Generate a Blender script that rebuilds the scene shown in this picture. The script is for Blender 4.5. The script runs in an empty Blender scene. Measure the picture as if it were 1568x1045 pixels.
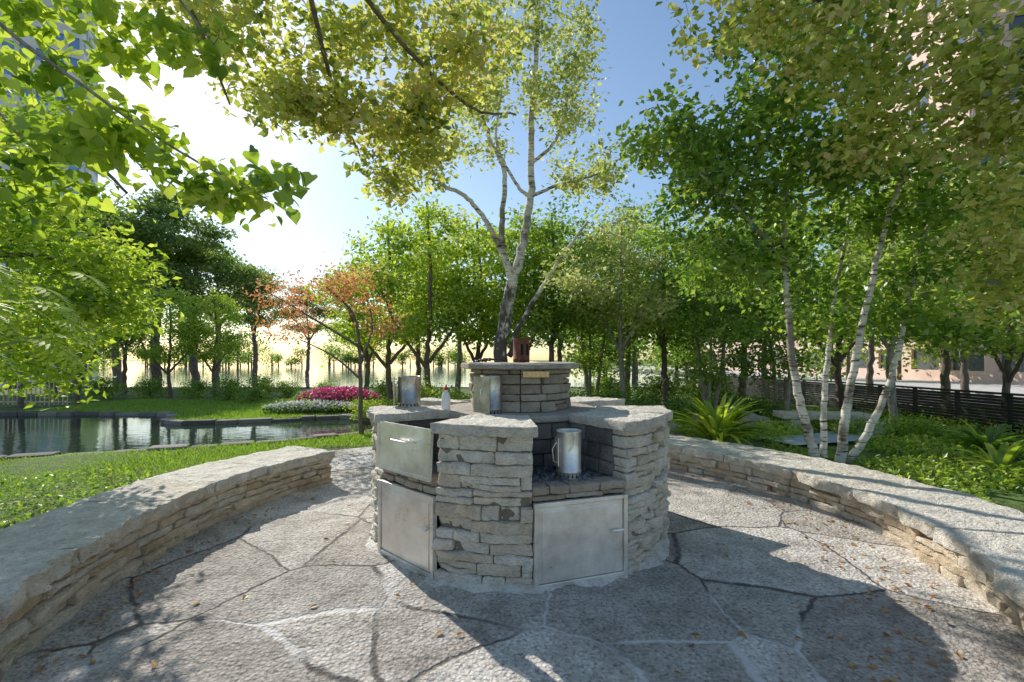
import bpy, math, numpy as np
from mathutils import Vector, noise, Matrix
rng=np.random.default_rng(7)
F=697.;CX=784.;HY=550.;CAMZ=1.5
def P(px,py,Y): # survey bearing + distance -> world metres
    return np.array([(px-CX)/F*Y, Y, CAMZ+(HY-py)/F*Y])
scene=bpy.context.scene
# ------------------------------------------------------------ mesh builder
class MB:
    def __init__(s): s.v=[];s.f=[];s.m=[];s.r=[];s.s=[];s.n=0
    def add(s,v,f,mat=0,r=0.5,smooth=False):
        v=np.asarray(v,float).reshape(-1,3); f=np.asarray(f,np.int64)
        s.v.append(v); s.f.append(f+s.n); s.n+=len(v); k=len(f)
        s.m.append(np.full(k,mat)); s.r.append(np.broadcast_to(np.asarray(r,float),(k,)).copy()); s.s.append(np.full(k,smooth))
    def box(s,c,h,mat=0,ax=None,r=0.5):
        c=np.array(c,float); 
        A=np.eye(3) if ax is None else np.array(ax,float)
        sg=np.array([[-1,-1,-1],[1,-1,-1],[1,1,-1],[-1,1,-1],[-1,-1,1],[1,-1,1],[1,1,1],[-1,1,1]])*np.array(h)
        s.add(c+sg@A,[[0,3,2,1],[4,5,6,7],[0,1,5,4],[1,2,6,5],[2,3,7,6],[3,0,4,7]],mat,r)
    def obj(s,name,mats,parent=None,bevel=0,link=True):
        me=bpy.data.meshes.new(name)
        V=np.concatenate(s.v).astype(np.float32)
        me.vertices.add(len(V)); me.vertices.foreach_set('co',V.ravel())
        L=np.concatenate([f.ravel() for f in s.f]).astype(np.int32)
        T=np.concatenate([np.full(len(f),f.shape[1]) for f in s.f]).astype(np.int32)
        me.loops.add(len(L)); me.loops.foreach_set('vertex_index',L)
        me.polygons.add(len(T)); me.polygons.foreach_set('loop_start',(np.cumsum(T)-T).astype(np.int32))
        try: me.polygons.foreach_set('loop_total',T)
        except Exception: pass
        me.polygons.foreach_set('material_index',np.concatenate(s.m).astype(np.int32))
        me.polygons.foreach_set('use_smooth',np.concatenate(s.s))
        a=me.attributes.new('rnd','FLOAT','FACE'); a.data.foreach_set('value',np.concatenate(s.r).astype(np.float32))
        for m in mats: me.materials.append(m)
        me.update(calc_edges=True)
        ob=bpy.data.objects.new(name,me)
        if link: scene.collection.objects.link(ob)
        if parent: ob.parent=parent
        if bevel:
            b=ob.modifiers.new('b','BEVEL'); b.width=bevel; b.segments=2; b.limit_method='ANGLE'
        return ob
def empty(name):
    e=bpy.data.objects.new(name,None); scene.collection.objects.link(e); e.empty_display_size=.2; return e
# ------------------------------------------------------------ materials
def nm(name):
    m=bpy.data.materials.new(name); m.use_nodes=True; nt=m.node_tree; return m,nt,nt.nodes['Principled BSDF']
def ramp(nt,fac,stops):
    n=nt.nodes.new('ShaderNodeValToRGB'); e=n.color_ramp.elements
    while len(e)<len(stops): e.new(.5)
    for i,(p,c) in enumerate(stops): e[i].position=p; e[i].color=(*c,1) if len(c)==3 else c
    nt.links.new(fac,n.inputs[0]); return n.outputs[0]
def mixc(nt,a,b,fac,mode='MIX'):
    n=nt.nodes.new('ShaderNodeMix'); n.data_type='RGBA'; n.blend_type=mode
    for s,v in ((n.inputs[0],fac),(n.inputs[6],a),(n.inputs[7],b)):
        if isinstance(v,bpy.types.NodeSocket): nt.links.new(v,s)
        elif isinstance(v,tuple): s.default_value=(*v,1) if len(v)==3 else v
        else: s.default_value=v
    return n.outputs[2]
def math_(nt,op,a,b=0.):
    n=nt.nodes.new('ShaderNodeMath'); n.operation=op
    for i,v in enumerate((a,b)):
        if isinstance(v,bpy.types.NodeSocket): nt.links.new(v,n.inputs[i])
        else: n.inputs[i].default_value=v
    return n.outputs[0]
def coords(nt): return nt.nodes.new('ShaderNodeTexCoord').outputs['Object']
def geo(nt): return nt.nodes.new('ShaderNodeNewGeometry').outputs['Position']
def noi(nt,vec,scale,detail=4,rough=.55,out=0):
    n=nt.nodes.new('ShaderNodeTexNoise'); n.inputs['Scale'].default_value=scale; n.inputs['Detail'].default_value=detail; n.inputs['Roughness'].default_value=rough
    if vec is not None: nt.links.new(vec,n.inputs['Vector'])
    return n.outputs[out]
def vor(nt,vec,scale,feat='F1',out='Distance'):
    n=nt.nodes.new('ShaderNodeTexVoronoi'); n.feature=feat; n.inputs['Scale'].default_value=scale; nt.links.new(vec,n.inputs['Vector']); return n.outputs[out]
def bump(nt,h,bs,strength=.5,dist=.02):
    n=nt.nodes.new('ShaderNodeBump'); n.inputs['Strength'].default_value=strength; n.inputs['Distance'].default_value=dist
    nt.links.new(h,n.inputs['Height']); nt.links.new(n.outputs[0],bs.inputs['Normal']); return n
def rnd(nt):
    n=nt.nodes.new('ShaderNodeAttribute'); n.attribute_name='rnd'; return n.outputs['Fac']
def vscale(nt,vec,s):
    n=nt.nodes.new('ShaderNodeMapping'); n.inputs['Scale'].default_value=s; nt.links.new(vec,n.inputs['Vector']); return n.outputs[0]
def m_stone(name,cols,stain=(.1,.085,.07),stainamt=.5,bs=.7,dirt=True):
    m,nt,b=nm(name); g=geo(nt)
    c=ramp(nt,rnd(nt),[(0,cols[0]),(.5,cols[1]),(1,cols[2])])
    n1=noi(nt,g,9,4,.65)
    c=mixc(nt,c,ramp(nt,n1,[(.3,(.76,.74,.70)),(.6,(1.04,1.04,1.03))]),1.,'MULTIPLY')
    n2=noi(nt,g,2.7,5,.72)
    f=ramp(nt,n2,[(.56,(0,0,0)),(.78,(stainamt,)*3)])
    c=mixc(nt,c,stain,f)
    n3=noi(nt,vscale(nt,g,(1,1,3.5)),38,3,.7)
    c=mixc(nt,c,ramp(nt,n3,[(.33,(.58,.56,.53)),(.5,(1.03,1.03,1.03))]),.7,'MULTIPLY')
    nt.links.new(c,b.inputs['Base Color']); b.inputs['Roughness'].default_value=.88
    h=math_(nt,'ADD',math_(nt,'MULTIPLY',n3,.6),math_(nt,'MULTIPLY',noi(nt,g,14,5,.7),1.3))
    bump(nt,h,b,bs,.04); return m
M_stone=m_stone('limestone',[(.82,.70,.55),(.92,.84,.72),(.94,.89,.80)],stain=(.42,.34,.26),stainamt=.5,bs=.95)
M_wall=m_stone('limestone_wall',[(.66,.51,.34),(.84,.70,.52),(.80,.72,.60)],stain=(.24,.18,.13),bs=.95)
M_cap=m_stone('limestone_cap',[(.84,.75,.62),(.90,.83,.71),(.86,.79,.68)],stain=(.50,.44,.37),bs=1.)
M_soot=m_stone('sooty_stone',[(.10,.095,.09),(.19,.175,.165),(.32,.29,.26)],stain=(.04,.04,.04),stainamt=.8)
M_brown=m_stone('brown_stone',[(.34,.27,.20),(.46,.38,.30),(.58,.50,.41)],stain=(.10,.08,.06),stainamt=.7)
M_grayslab=m_stone('gray_slab',[(.44,.39,.33),(.52,.46,.39),(.58,.52,.44)],stain=(.16,.14,.12))
M_edge=m_stone('pond_edging',[(.14,.13,.115),(.24,.22,.19),(.34,.31,.27)],stain=(.06,.055,.05))
M_mortar=m_stone('mortar',[(.26,.22,.18),(.26,.22,.18),(.26,.22,.18)],stain=(.09,.08,.07))
M_mortarL=m_stone('mortar_light',[(.80,.75,.68),(.80,.75,.68),(.80,.75,.68)],stain=(.3,.28,.25))
def simple(name,col,rough=.6,metal=0.,nscale=0,namt=.3,bs=0):
    m,nt,b=nm(name); b.inputs['Roughness'].default_value=rough; b.inputs['Metallic'].default_value=metal
    if nscale:
        g=coords(nt); n=noi(nt,g,nscale,4,.6)
        k=1-namt
        c=mixc(nt,col,ramp(nt,n,[(.3,(k,k,k)),(.7,(1.1,1.1,1.1))]),1.,'MULTIPLY'); nt.links.new(c,b.inputs['Base Color'])
        if bs: bump(nt,n,b,bs,.01)
    else: b.inputs['Base Color'].default_value=(*col,1)
    return m
def m_steel():
    m,nt,b=nm('stainless_steel'); g=coords(nt); b.inputs['Metallic'].default_value=.7
    n=noi(nt,vscale(nt,g,(6,6,120)),1.5,3,.6); n2=noi(nt,g,4,5,.7)
    c=mixc(nt,(.93,.90,.85),ramp(nt,n2,[(.32,(.74,.72,.68)),(.62,(1.03,1.03,1.03))]),1.,'MULTIPLY')
    nt.links.new(c,b.inputs['Base Color'])
    r=math_(nt,'ADD',math_(nt,'MULTIPLY',n,.15),math_(nt,'MULTIPLY',n2,.6)); nt.links.new(r,b.inputs['Roughness'])
    bump(nt,n,b,.06,.005); return m
M_steel=m_steel()
M_steeld=simple('scorched_steel',(.7,.65,.59),.35,.9,9,.5)
M_rust=simple('rusty_metal',(.26,.10,.055),.8,.3,14,.6,.3)
M_black=simple('black_iron',(.02,.02,.022),.5,.2,10,.3)
M_darkslot=simple('vent_slot',(.01,.01,.01),.9)
M_brass=simple('brass_plaque',(.7,.5,.26),.4,.8,30,.4)
M_white=simple('white_plastic',(.85,.85,.82),.35,0,8,.08)
M_red=simple('red_plastic',(.6,.03,.02),.35)
M_ash=simple('ash',(.20,.21,.23),.95,0,22,.8,.8)
def m_patio():
    m,nt,b=nm('flagstone'); g=geo(nt)
    d=noi(nt,g,1.1,1,.5,1)
    sub=nt.nodes.new('ShaderNodeVectorMath'); sub.operation='MULTIPLY_ADD'; nt.links.new(d,sub.inputs[0]); sub.inputs[1].default_value=(.25,.25,0); nt.links.new(g,sub.inputs[2])
    d2=noi(nt,g,9,3,.65,1)
    s2=nt.nodes.new('ShaderNodeVectorMath'); s2.operation='MULTIPLY_ADD'; nt.links.new(d2,s2.inputs[0]); s2.inputs[1].default_value=(.07,.07,0); nt.links.new(sub.outputs[0],s2.inputs[2])
    mp=nt.nodes.new('ShaderNodeMapping'); mp.inputs['Location'].default_value=(.35,.6,0); mp.inputs['Scale'].default_value=(1,1,0); nt.links.new(s2.outputs[0],mp.inputs['Vector']); v=mp.outputs[0]
    e=vor(nt,v,1.12,'DISTANCE_TO_EDGE'); cell=vor(nt,v,1.12,'F1','Color')
    joint=ramp(nt,e,[(.006,(1,1,1)),(.015,(0,0,0))])
    sep=nt.nodes.new('ShaderNodeSeparateColor'); nt.links.new(cell,sep.inputs[0])
    base=ramp(nt,sep.outputs[0],[(0,(.52,.465,.41)),(.5,(.74,.68,.60)),(1,(.92,.86,.78))])
    grain=vor(nt,g,42); fine=noi(nt,g,48,4,.75); med=noi(nt,g,3.2,6,.72)
    c=mixc(nt,base,ramp(nt,med,[(.35,(.62,.60,.58)),(.60,(1.05,1.05,1.04))]),1.,'MULTIPLY')
    c=mixc(nt,c,ramp(nt,fine,[(.38,(.36,.35,.34)),(.49,(1.08,1.08,1.08))]),.8,'MULTIPLY')
    c=mixc(nt,c,ramp(nt,grain,[(.1,(1.08,1.08,1.08)),(.6,(.72,.71,.70))]),.8,'MULTIPLY')
    jc=ramp(nt,noi(nt,g,.45,1,.5),[(.47,(.12,.105,.09)),(.51,(.74,.70,.65))])
    jm=mixc(nt,c,jc,math_(nt,'MULTIPLY',joint,ramp(nt,med,[(.36,(.35,.35,.35)),(.50,(1,1,1))])))
    nt.links.new(jm,b.inputs['Base Color']); b.inputs['Roughness'].default_value=.9
    h=math_(nt,'ADD',math_(nt,'MULTIPLY',fine,1.2),math_(nt,'MULTIPLY',grain,-.9))
    h=math_(nt,'ADD',h,math_(nt,'MULTIPLY',noi(nt,g,14,3,.6),1.4))
    h=math_(nt,'SUBTRACT',h,math_(nt,'MULTIPLY',joint,.8))
    bump(nt,h,b,.8,.014); return m
M_patio=m_patio()
def m_ground():
    m,nt,b=nm('lawn_soil'); g=geo(nt)
    n=noi(nt,g,.7,5,.65); n2=noi(nt,g,30,4,.8)
    c=ramp(nt,n,[(.36,(.12,.10,.065)),(.48,(.15,.22,.045)),(.7,(.22,.34,.06))])
    c=mixc(nt,c,ramp(nt,n2,[(.35,(.35,.35,.35)),(.65,(1.25,1.25,1.2))]),1.,'MULTIPLY')
    nt.links.new(c,b.inputs['Base Color']); b.inputs['Roughness'].default_value=.95; bump(nt,n2,b,.8,.04); return m
M_ground=m_ground()
def m_water(name,wave,ws,col):
    m,nt,b=nm(name); g=geo(nt); b.inputs['Base Color'].default_value=(*col,1); b.inputs['Roughness'].default_value=.03; b.inputs['IOR'].default_value=1.33
    b.inputs['Specular IOR Level'].default_value=1.
    bump(nt,noi(nt,vscale(nt,g,(1,2.2,1)),ws,3,.5),b,wave,.02); return m
M_pond=m_water('pond_water',.16,3.,(.03,.05,.035)); M_lake=m_water('lake_water',.5,.8,(.25,.30,.35))
def m_leaf(name,cols,trans=.45,tcol=(1.3,1.3,.75),k=1.12):
    m=bpy.data.materials.new(name); m.use_nodes=True; nt=m.node_tree; nt.nodes.remove(nt.nodes['Principled BSDF'])
    r=rnd(nt); cols=[tuple(min(.85,v*k) for v in q) for q in cols]
    c=ramp(nt,r,[(i/(len(cols)-1),q) for i,q in enumerate(cols)])
    c2=ramp(nt,r,[(i/(len(cols)-1),tuple(min(.92,a*b) for a,b in zip(q,tcol))) for i,q in enumerate(cols)])
    d=nt.nodes.new('ShaderNodeBsdfDiffuse'); nt.links.new(c,d.inputs[0])
    t=nt.nodes.new('ShaderNodeBsdfTranslucent'); nt.links.new(c2,t.inputs[0])
    x=nt.nodes.new('ShaderNodeMixShader'); x.inputs[0].default_value=trans
    nt.links.new(d.outputs[0],x.inputs[1]); nt.links.new(t.outputs[0],x.inputs[2])
    gl=nt.nodes.new('ShaderNodeBsdfGlossy'); gl.inputs['Roughness'].default_value=.4; gl.inputs[0].default_value=(.85,.88,.8,1)
    y=nt.nodes.new('ShaderNodeMixShader'); y.inputs[0].default_value=.06; nt.links.new(x.outputs[0],y.inputs[1]); nt.links.new(gl.outputs[0],y.inputs[2])
    nt.links.new(y.outputs[0],nt.nodes['Material Output'].inputs[0]); return m
L_bright=m_leaf('leaf_bright',[(.10,.19,.025),(.34,.46,.05),(.58,.64,.12)],.55)
L_green=m_leaf('leaf_green',[(.06,.14,.025),(.22,.35,.05),(.46,.54,.12)],.5)
L_olive=m_leaf('leaf_olive',[(.13,.19,.04),(.38,.42,.09),(.60,.60,.20),(.60,.48,.30)],.55)
L_birch=m_leaf('leaf_birch',[(.20,.26,.07),(.46,.49,.18),(.70,.68,.42)],.5)
L_dark=m_leaf('leaf_dark',[(.05,.11,.025),(.16,.25,.05),(.30,.38,.10)],.45)
L_orange=m_leaf('leaf_orange',[(.24,.29,.07),(.66,.26,.11),(.75,.38,.20),(.64,.46,.33)],.5,(1.2,1.,.8))
L_grass=m_leaf('grass_blade',[(.14,.22,.03),(.27,.42,.05),(.38,.52,.09)],.4)
L_mag=m_leaf('magenta_petal',[(.5,.02,.16),(.7,.06,.28),(.8,.2,.45)],.3,(1,1,1))
L_wht=m_leaf('white_petal',[(.7,.65,.7),(.85,.83,.85),(.8,.75,.8)],.3,(1,1,1),1.)
L_fall=m_leaf('dry_leaf',[(.25,.10,.04),(.45,.22,.07),(.55,.38,.15)],.2,(1,1,1))
def m_bark(name,c1,c2,white=False,dark_base=False):
    m,nt,b=nm(name); g=coords(nt)
    if white:
        n=noi(nt,vscale(nt,g,(3,3,22)),1.6,4,.65); c=ramp(nt,n,[(.37,(.06,.05,.045)),(.44,c1),(.7,c2)])
        n2=noi(nt,g,2.2,3,.6); c=mixc(nt,c,ramp(nt,n2,[(.36,(.35,.32,.29)),(.5,(1,1,1))]),1.,'MULTIPLY')
        if dark_base:
            sx=nt.nodes.new('ShaderNodeSeparateXYZ'); nt.links.new(g,sx.inputs[0])
            q=math_(nt,'ADD',math_(nt,'MULTIPLY',sx.outputs[2],.16),math_(nt,'MULTIPLY',noi(nt,vscale(nt,g,(1,1,.5)),9,3,.6),.8))
            c=mixc(nt,(.09,.075,.065),c,ramp(nt,q,[(.74,(0,0,0)),(.86,(1,1,1))]))
    else:
        n=noi(nt,vscale(nt,g,(14,14,3)),2,4,.7); c=ramp(nt,n,[(.35,c1),(.65,c2)])
    nt.links.new(c,b.inputs['Base Color']); b.inputs['Roughness'].default_value=.85; bump(nt,n,b,.5,.02); return m
B_birch=m_bark('birch_bark',(.70,.62,.52),(.90,.85,.75),True); B_birch2=m_bark('old_birch_bark',(.70,.62,.52),(.90,.85,.75),True,True)
B_dark=m_bark('bark_dark',(.08,.065,.05),(.24,.19,.15)); B_gray=m_bark('bark_gray',(.19,.165,.14),(.42,.37,.31))
B_green=simple('green_stem',(.22,.30,.08),.7)
# ------------------------------------------------------------ vegetation tools
def unit(v): return v/np.maximum(np.linalg.norm(v,axis=-1,keepdims=True),1e-9)
def catmull(p,n):
    p=np.asarray(p,float); q=np.vstack([2*p[0]-p[1],p,2*p[-1]-p[-2]]); out=[]
    for i in range(1,len(q)-2):
        t=np.linspace(0,1,n,endpoint=False)[:,None]; a,b,c,d=q[i-1],q[i],q[i+1],q[i+2]
        out.append(.5*((2*b)+(-a+c)*t+(2*a-5*b+4*c-d)*t**2+(-a+3*b-3*c+d)*t**3))
    out.append(p[-1:]); return np.vstack(out)
def tube(mb,pts,rad,sides=6,mat=0,cap=False):
    pts=np.asarray(pts,float); n=len(pts); rad=np.broadcast_to(rad,(n,))
    t=unit(np.gradient(pts,axis=0)); m=t.mean(0); ref=np.array([1,0,0.]) if abs(m[0])<.7*np.linalg.norm(m) else np.array([0,1,0.])
    u=unit(np.cross(t,ref)); w=np.cross(t,u); a=np.linspace(0,2*np.pi,sides,endpoint=False)
    V=pts[:,None]+rad[:,None,None]*(np.cos(a)[None,:,None]*u[:,None]+np.sin(a)[None,:,None]*w[:,None])
    i=np.arange(n-1)[:,None]*sides; j=np.arange(sides)[None]; k=(j+1)%sides
    f=np.stack([i+j,i+k,i+k+sides,i+j+sides],-1).reshape(-1,4)
    mb.add(V,f,mat,.5,True)
    if cap:
        mb.add(V[-1],[list(range(sides))],mat); mb.add(V[0],[list(range(sides))[::-1]],mat)
def leaves(mb,C,size,mat=1,aspect=.6,shape='d',R=None,tilt=.7,droop=.25,base=.5,var=.2):
    R=rng if R is None else R
    N=len(C); n=unit(np.array([0,0,1.])+R.normal(0,tilt,(N,3))); a=unit(np.cross(n,R.normal(0,1,(N,3)))); a[:,2]-=droop; a=unit(a)
    b=unit(np.cross(n,a)); n=np.cross(a,b); L=(size*R.uniform(.6,1.25,N))[:,None]; W=L*aspect
    r=np.clip(base+R.normal(0,var,N),0,1)
    if shape=='d':
        V=np.stack([C,C+a*L*.42+b*W*.5+n*L*.08,C+a*L,C+a*L*.42-b*W*.5+n*L*.08],1)
        mb.add(V,np.arange(N*4).reshape(N,4),mat,r)
    else:
        us=[-.0,-.1,.12,.42,.75,1.05]; vs=[0,.26,.5,.45,.2,0]; Vs=[]
        for u_,v_ in zip(us,vs): Vs.append(C+a*L*u_+b*L*aspect*v_*1.1+n*L*(.25*v_-.12*u_*u_))
        Vs.append(C+a*L*.5-n*L*.03)
        for u_,v_ in zip(us[1:5],vs[1:5]): Vs.append(C+a*L*u_-b*L*aspect*v_*1.1+n*L*(.25*v_-.12*u_*u_))
        V=np.stack(Vs,1); o=np.arange(N)[:,None]*11
        mb.add(V,np.concatenate([o+np.array([[0,1,2,3,4,5,6]]),o+np.array([[0,6,5,10,9,8,7]])]),mat,np.concatenate([r,r]),True)
def tree(name,stems,crown,per=80,size=.07,spread=.2,mats=None,seed=1,aspect=.65,shape='d',start=.3,link=True,tw=1.,flat=.7,tilt=.7,droop=.25):
    R=np.random.default_rng(seed); mb=MB(); NP=[];NR=[]
    for pts,r0,r1 in stems:
        c=catmull(pts,8); k=len(c); c[1:-1]+=R.normal(0,r0*.12,(k-2,3)); t=np.linspace(0,1,k); rr=r0+(r1-r0)*t**.8
        tube(mb,c,rr,10,0); s=int(k*start); NP+=list(c[s:]); NR+=list(rr[s:])
    NP=np.array(NP);NR=np.array(NR); T=[]
    for c,rad,n in crown:
        d=unit(R.normal(0,1,(n,3)))*(R.random((n,1))**.42); T.append(np.array(c)+d*np.array(rad))
    T=np.vstack(T); d0=np.array([np.min(np.linalg.norm(NP-t,axis=1)) for t in T]); T=T[np.argsort(d0)]; LC=[];LB=[]
    for t in T:
        dv=t-NP; D=np.linalg.norm(dv,axis=1)+np.maximum(0,-dv[:,2])*.8; k=int(np.argmin(D)); p=NP[k]; L=np.linalg.norm(t-p)
        if L<.03: continue
        m1=p+(t-p)*.4+R.normal(0,L*.08,3)+np.array([0,0,L*.10]); q=catmull([p,m1,t],3)
        r0=min(NR[k]*.75,(.003+.011*L)*tw); rr=np.linspace(r0,.0022*tw,len(q)); tube(mb,q,rr,4 if L<.8 else 6,0)
        NP=np.vstack([NP,q[2:]]); NR=np.concatenate([NR,rr[2:]])
        n=int(per*R.uniform(.5,1.4)); tt=R.uniform(.25,1.1,n)[:,None]; base=p+(t-p)*tt
        LC.append(base+R.normal(0,1,(n,3))*np.array([spread,spread,spread*flat])); LB.append(np.full(n,np.clip(.5+R.normal(0,.21),.1,.92)))
    leaves(mb,np.vstack(LC),size,1,aspect,shape,R,tilt,droop,np.concatenate(LB),.17)
    return mb.obj(name,mats,link=link)
# ------------------------------------------------------------ stones
def arcpath(c,R,inward=False):
    c=np.array(c)
    def f(s):
        th=s/R; n=np.stack([np.sin(th),-np.cos(th)],-1); return c+n*R,(-n if inward else n)
    return f
def linepath(p0,p1,side=1):
    p0=np.array(p0,float);p1=np.array(p1,float);t=unit(p1-p0); n=np.array([t[1],-t[0]])*side
    def f(s): s=np.asarray(s)[...,None]; return p0+t*s, np.broadcast_to(n,(p0+t*s).shape)
    f.L=np.linalg.norm(p1-p0); return f
def splpath(pts,side=1,k=16):
    c=catmull(pts,k); L=np.concatenate([[0],np.cumsum(np.linalg.norm(np.diff(c,axis=0),axis=1))]); t=unit(np.gradient(c,axis=0)); n=np.stack([t[:,1],-t[:,0]],-1)*side
    def f(s):
        return np.stack([np.interp(s,L,c[:,0]),np.interp(s,L,c[:,1])],-1), unit(np.stack([np.interp(s,L,n[:,0]),np.interp(s,L,n[:,1])],-1))
    f.L=L[-1]; return f
def stone(mb,path,s0,s1,z0,z1,depth,amp=.015,mat=0,seed=0.,rr=.012,step=.045,wob=.006,r=None,out=0.,topamp=0.):
    h=np.array([(s1-s0)/2,depth/2,(z1-z0)/2]); rr=min(rr,h.min()*.6)
    def ax(hh,st):
        n=max(2,int(2*(hh-rr)/st)+1); inner=np.linspace(-(hh-rr),hh-rr,n); return np.concatenate([[-hh,-hh+rr*.35],inner,[hh-rr*.35,hh]])
    X=[ax(h[0],step),ax(h[1],step*1.6 if depth<.3 else step),ax(h[2],step)]
    Vs=[];Fs=[];o=0
    for a in range(3):
        u,v=[i for i in range(3) if i!=a]
        for sg in (-1,1):
            U,W=np.meshgrid(X[u],X[v],indexing='ij'); p=np.zeros(U.shape+(3,)); p[...,u]=U;p[...,v]=W;p[...,a]=sg*h[a]
            nu,nv=U.shape; i=(np.arange(nu-1)[:,None]*nv+np.arange(nv-1)[None]).ravel()
            f=np.stack([i,i+nv,i+nv+1,i+1],-1)
            if (sg>0)==(a==1): f=f[:,::-1]
            Vs.append(p.reshape(-1,3)); Fs.append(f+o); o+=nu*nv
    p=np.vstack(Vs); q=np.clip(p,-(h-rr),h-rr); d=p-q; p=q+rr*unit(d)*(np.linalg.norm(d,axis=1,keepdims=True)>1e-7)
    sc=(s0+s1)/2; zc=(z0+z1)/2; front=np.clip((p[:,1]+h[1])/(2*h[1]),0,1) if depth<.25 else np.clip((p[:,1]-h[1]+.12)/.12,0,1)
    for i in range(len(p)):
        x,y,z=p[i]; S=Vector((x+sc+seed*3.1,y+seed*1.7,z+zc))
        n1=noise.noise(S*7); n2=noise.noise(S*19+Vector((5,5,5))); n3=noise.noise(S*40)
        p[i,1]+=front[i]*(amp*1.4*n1+amp*.9*n2+amp*.5*n3)
        p[i,2]+=wob*noise.noise(Vector((S.x*8,seed,z*3)))+wob*.5*n3+ (topamp*(n1+.6*n2) if z>0 else 0)
        p[i,0]+=wob*.8*noise.noise(Vector((seed*2,S.z*11,y*4)))
    pos,nrm=path(p[:,0]+sc); xy=pos+nrm*(p[:,1]-h[1]+out)[:,None]
    mb.add(np.column_stack([xy,p[:,2]+zc]),np.vstack(Fs),mat,rng.random() if r is None else r,True)
def courses(mb,path,s0,s1,z0,z1,hmin=.05,hmax=.09,lmin=.14,lmax=.36,depth=.14,amp=.015,mat=0,gap=.007,out=.015,rr=.012,mats=None,step=.045,split=0.,wob=.006):
    z=z0
    while z<z1-.02:
        hh=rng.uniform(hmin,hmax)
        if z1-(z+hh)<hmin*.7: hh=z1-z
        s=s0
        while s<s1-.01:
            L=rng.uniform(lmin,lmax)
            if s1-(s+L)<lmin*.6: L=s1-s
            m=mat if mats is None else rng.choice(mats)
            if hh>.068 and rng.random()<split:
                k=rng.uniform(.38,.62)*hh
                for a_,b_ in ((z,z+k),(z+k,z+hh)): stone(mb,path,s+gap/2,s+L-gap/2,a_+gap/2,b_-gap/2,depth,amp,m,rng.uniform(0,90),rr,out=rng.uniform(-out,out),step=step,wob=wob)
            else: stone(mb,path,s+gap/2,s+L-gap/2,z+gap/2,z+hh-gap/2,depth,amp,m,rng.uniform(0,90),rr,out=rng.uniform(-out,out),step=step,wob=wob)
            s+=L
        z+=hh
# ------------------------------------------------------------ ground
GC=np.array([.07,4.23]); GR=1.286
pond=np.array([(-7.7,6.9),(-5.5,7.8),(-3.6,8.9),(-2.7,10.3),(-4.2,12.1),(-6.0,11.6),(-7.9,11.0),(-8.7,11.6),(-9.9,12.8),(-14.5,12.9),(-20,12.6),(-21,9),(-19,5.6),(-11,5.7)])
pc=catmull(np.vstack([pond,pond[:1]]),6)[:-1]
def inpoly(x,y,poly):
    r=np.zeros(x.shape,bool); n=len(poly)
    for i in range(n):
        x0,y0=poly[i];x1,y1=poly[(i+1)%n]
        c=((y0>y)!=(y1>y)); 
        with np.errstate(divide='ignore',invalid='ignore'): xi=(x1-x0)*(y-y0)/(y1-y0)+x0
        r^=c&(x<xi)
    return r
gx=np.concatenate([[-600,-250,-120,-60,-35],np.arange(-23,15,.14),[20,30,60,120,250,600]]); gy=np.concatenate([[-60,-20,-6],np.arange(0,20,.14),[22,26,32,45,80,200,700]])
X,Y=np.meshgrid(gx,gy,indexing='ij'); ip=inpoly(X,Y,pc)
Z=np.where(ip,-.5,0.)
def gh(x,y):
    d=np.hypot(x-.2,y-3.9); return np.clip((d-3.6)*.15,0,.12)*(np.asarray(x)>1.2)*(np.asarray(y)<14)
Z=Z+gh(X,Y)
Z+=np.where((np.abs(X)<24)&(np.hypot(X-.2,Y-3.9)>3.7)&~ip,.02*np.sin(X*2.1)*np.sin(Y*1.7)+.02*np.sin(X*.7+Y*.9),0)-.02
mb=MB(); nx,ny=X.shape; i=(np.arange(nx-1)[:,None]*ny+np.arange(ny-1)[None]).ravel()
mb.add(np.stack([X,Y,Z],-1),np.stack([i,i+ny,i+ny+1,i+1],-1),0,.5,True); mb.obj('ground',[M_ground])
def sheet(name,poly,z,mat):
    mb=MB(); mb.add(np.column_stack([poly,np.full(len(poly),z)]),[list(range(len(poly)))]); return mb.obj(name,[mat])
sheet('pond_water',[(-22,5),(-2,5),(-2,14),(-22,14)],-.075,M_pond)
sheet('lake',[(-300,24),(14,24),(14,600),(-300,600)],.03,M_lake)
a=np.linspace(0,2*np.pi,96,endpoint=False)
pat=np.column_stack([.2+3.45*np.cos(a),np.where(np.sin(a)>0,3.9+3.45*np.sin(a),3.9+6.5*np.sin(a))])
sheet('flagstone_patio',pat,.006,M_patio)
sheet('garden_path',[(-3.3,5.4),(-1,7),(-.8,7.9),(-2.2,7.9),(-3.3,7.2)],.0105,M_patio)
M_path=simple('pale_path',(.56,.58,.62),.85,0,6,.3)
pp=catmull([(4.4,7.6),(6.2,8.3),(8.2,10.2)],6); pl=np.vstack([pp+[.1,-.38],(pp+[-.1,.38])[::-1]]); sheet('garden_path',pl,.135,M_path)
mb=MB(); pf=splpath(np.vstack([pc[::3],pc[:1]]),side=1,k=6); s=0
while s<pf.L-.2:
    L=rng.uniform(.35,.75); L=min(L,pf.L-s)
    stone(mb,pf,s+.01,s+L-.01,-.3,rng.uniform(-.01,.035),rng.uniform(.24,.32),.02,0,rng.uniform(0,90),.025,.1,out=.1); s+=L
mb.obj('pond_edging',[M_edge])
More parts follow.
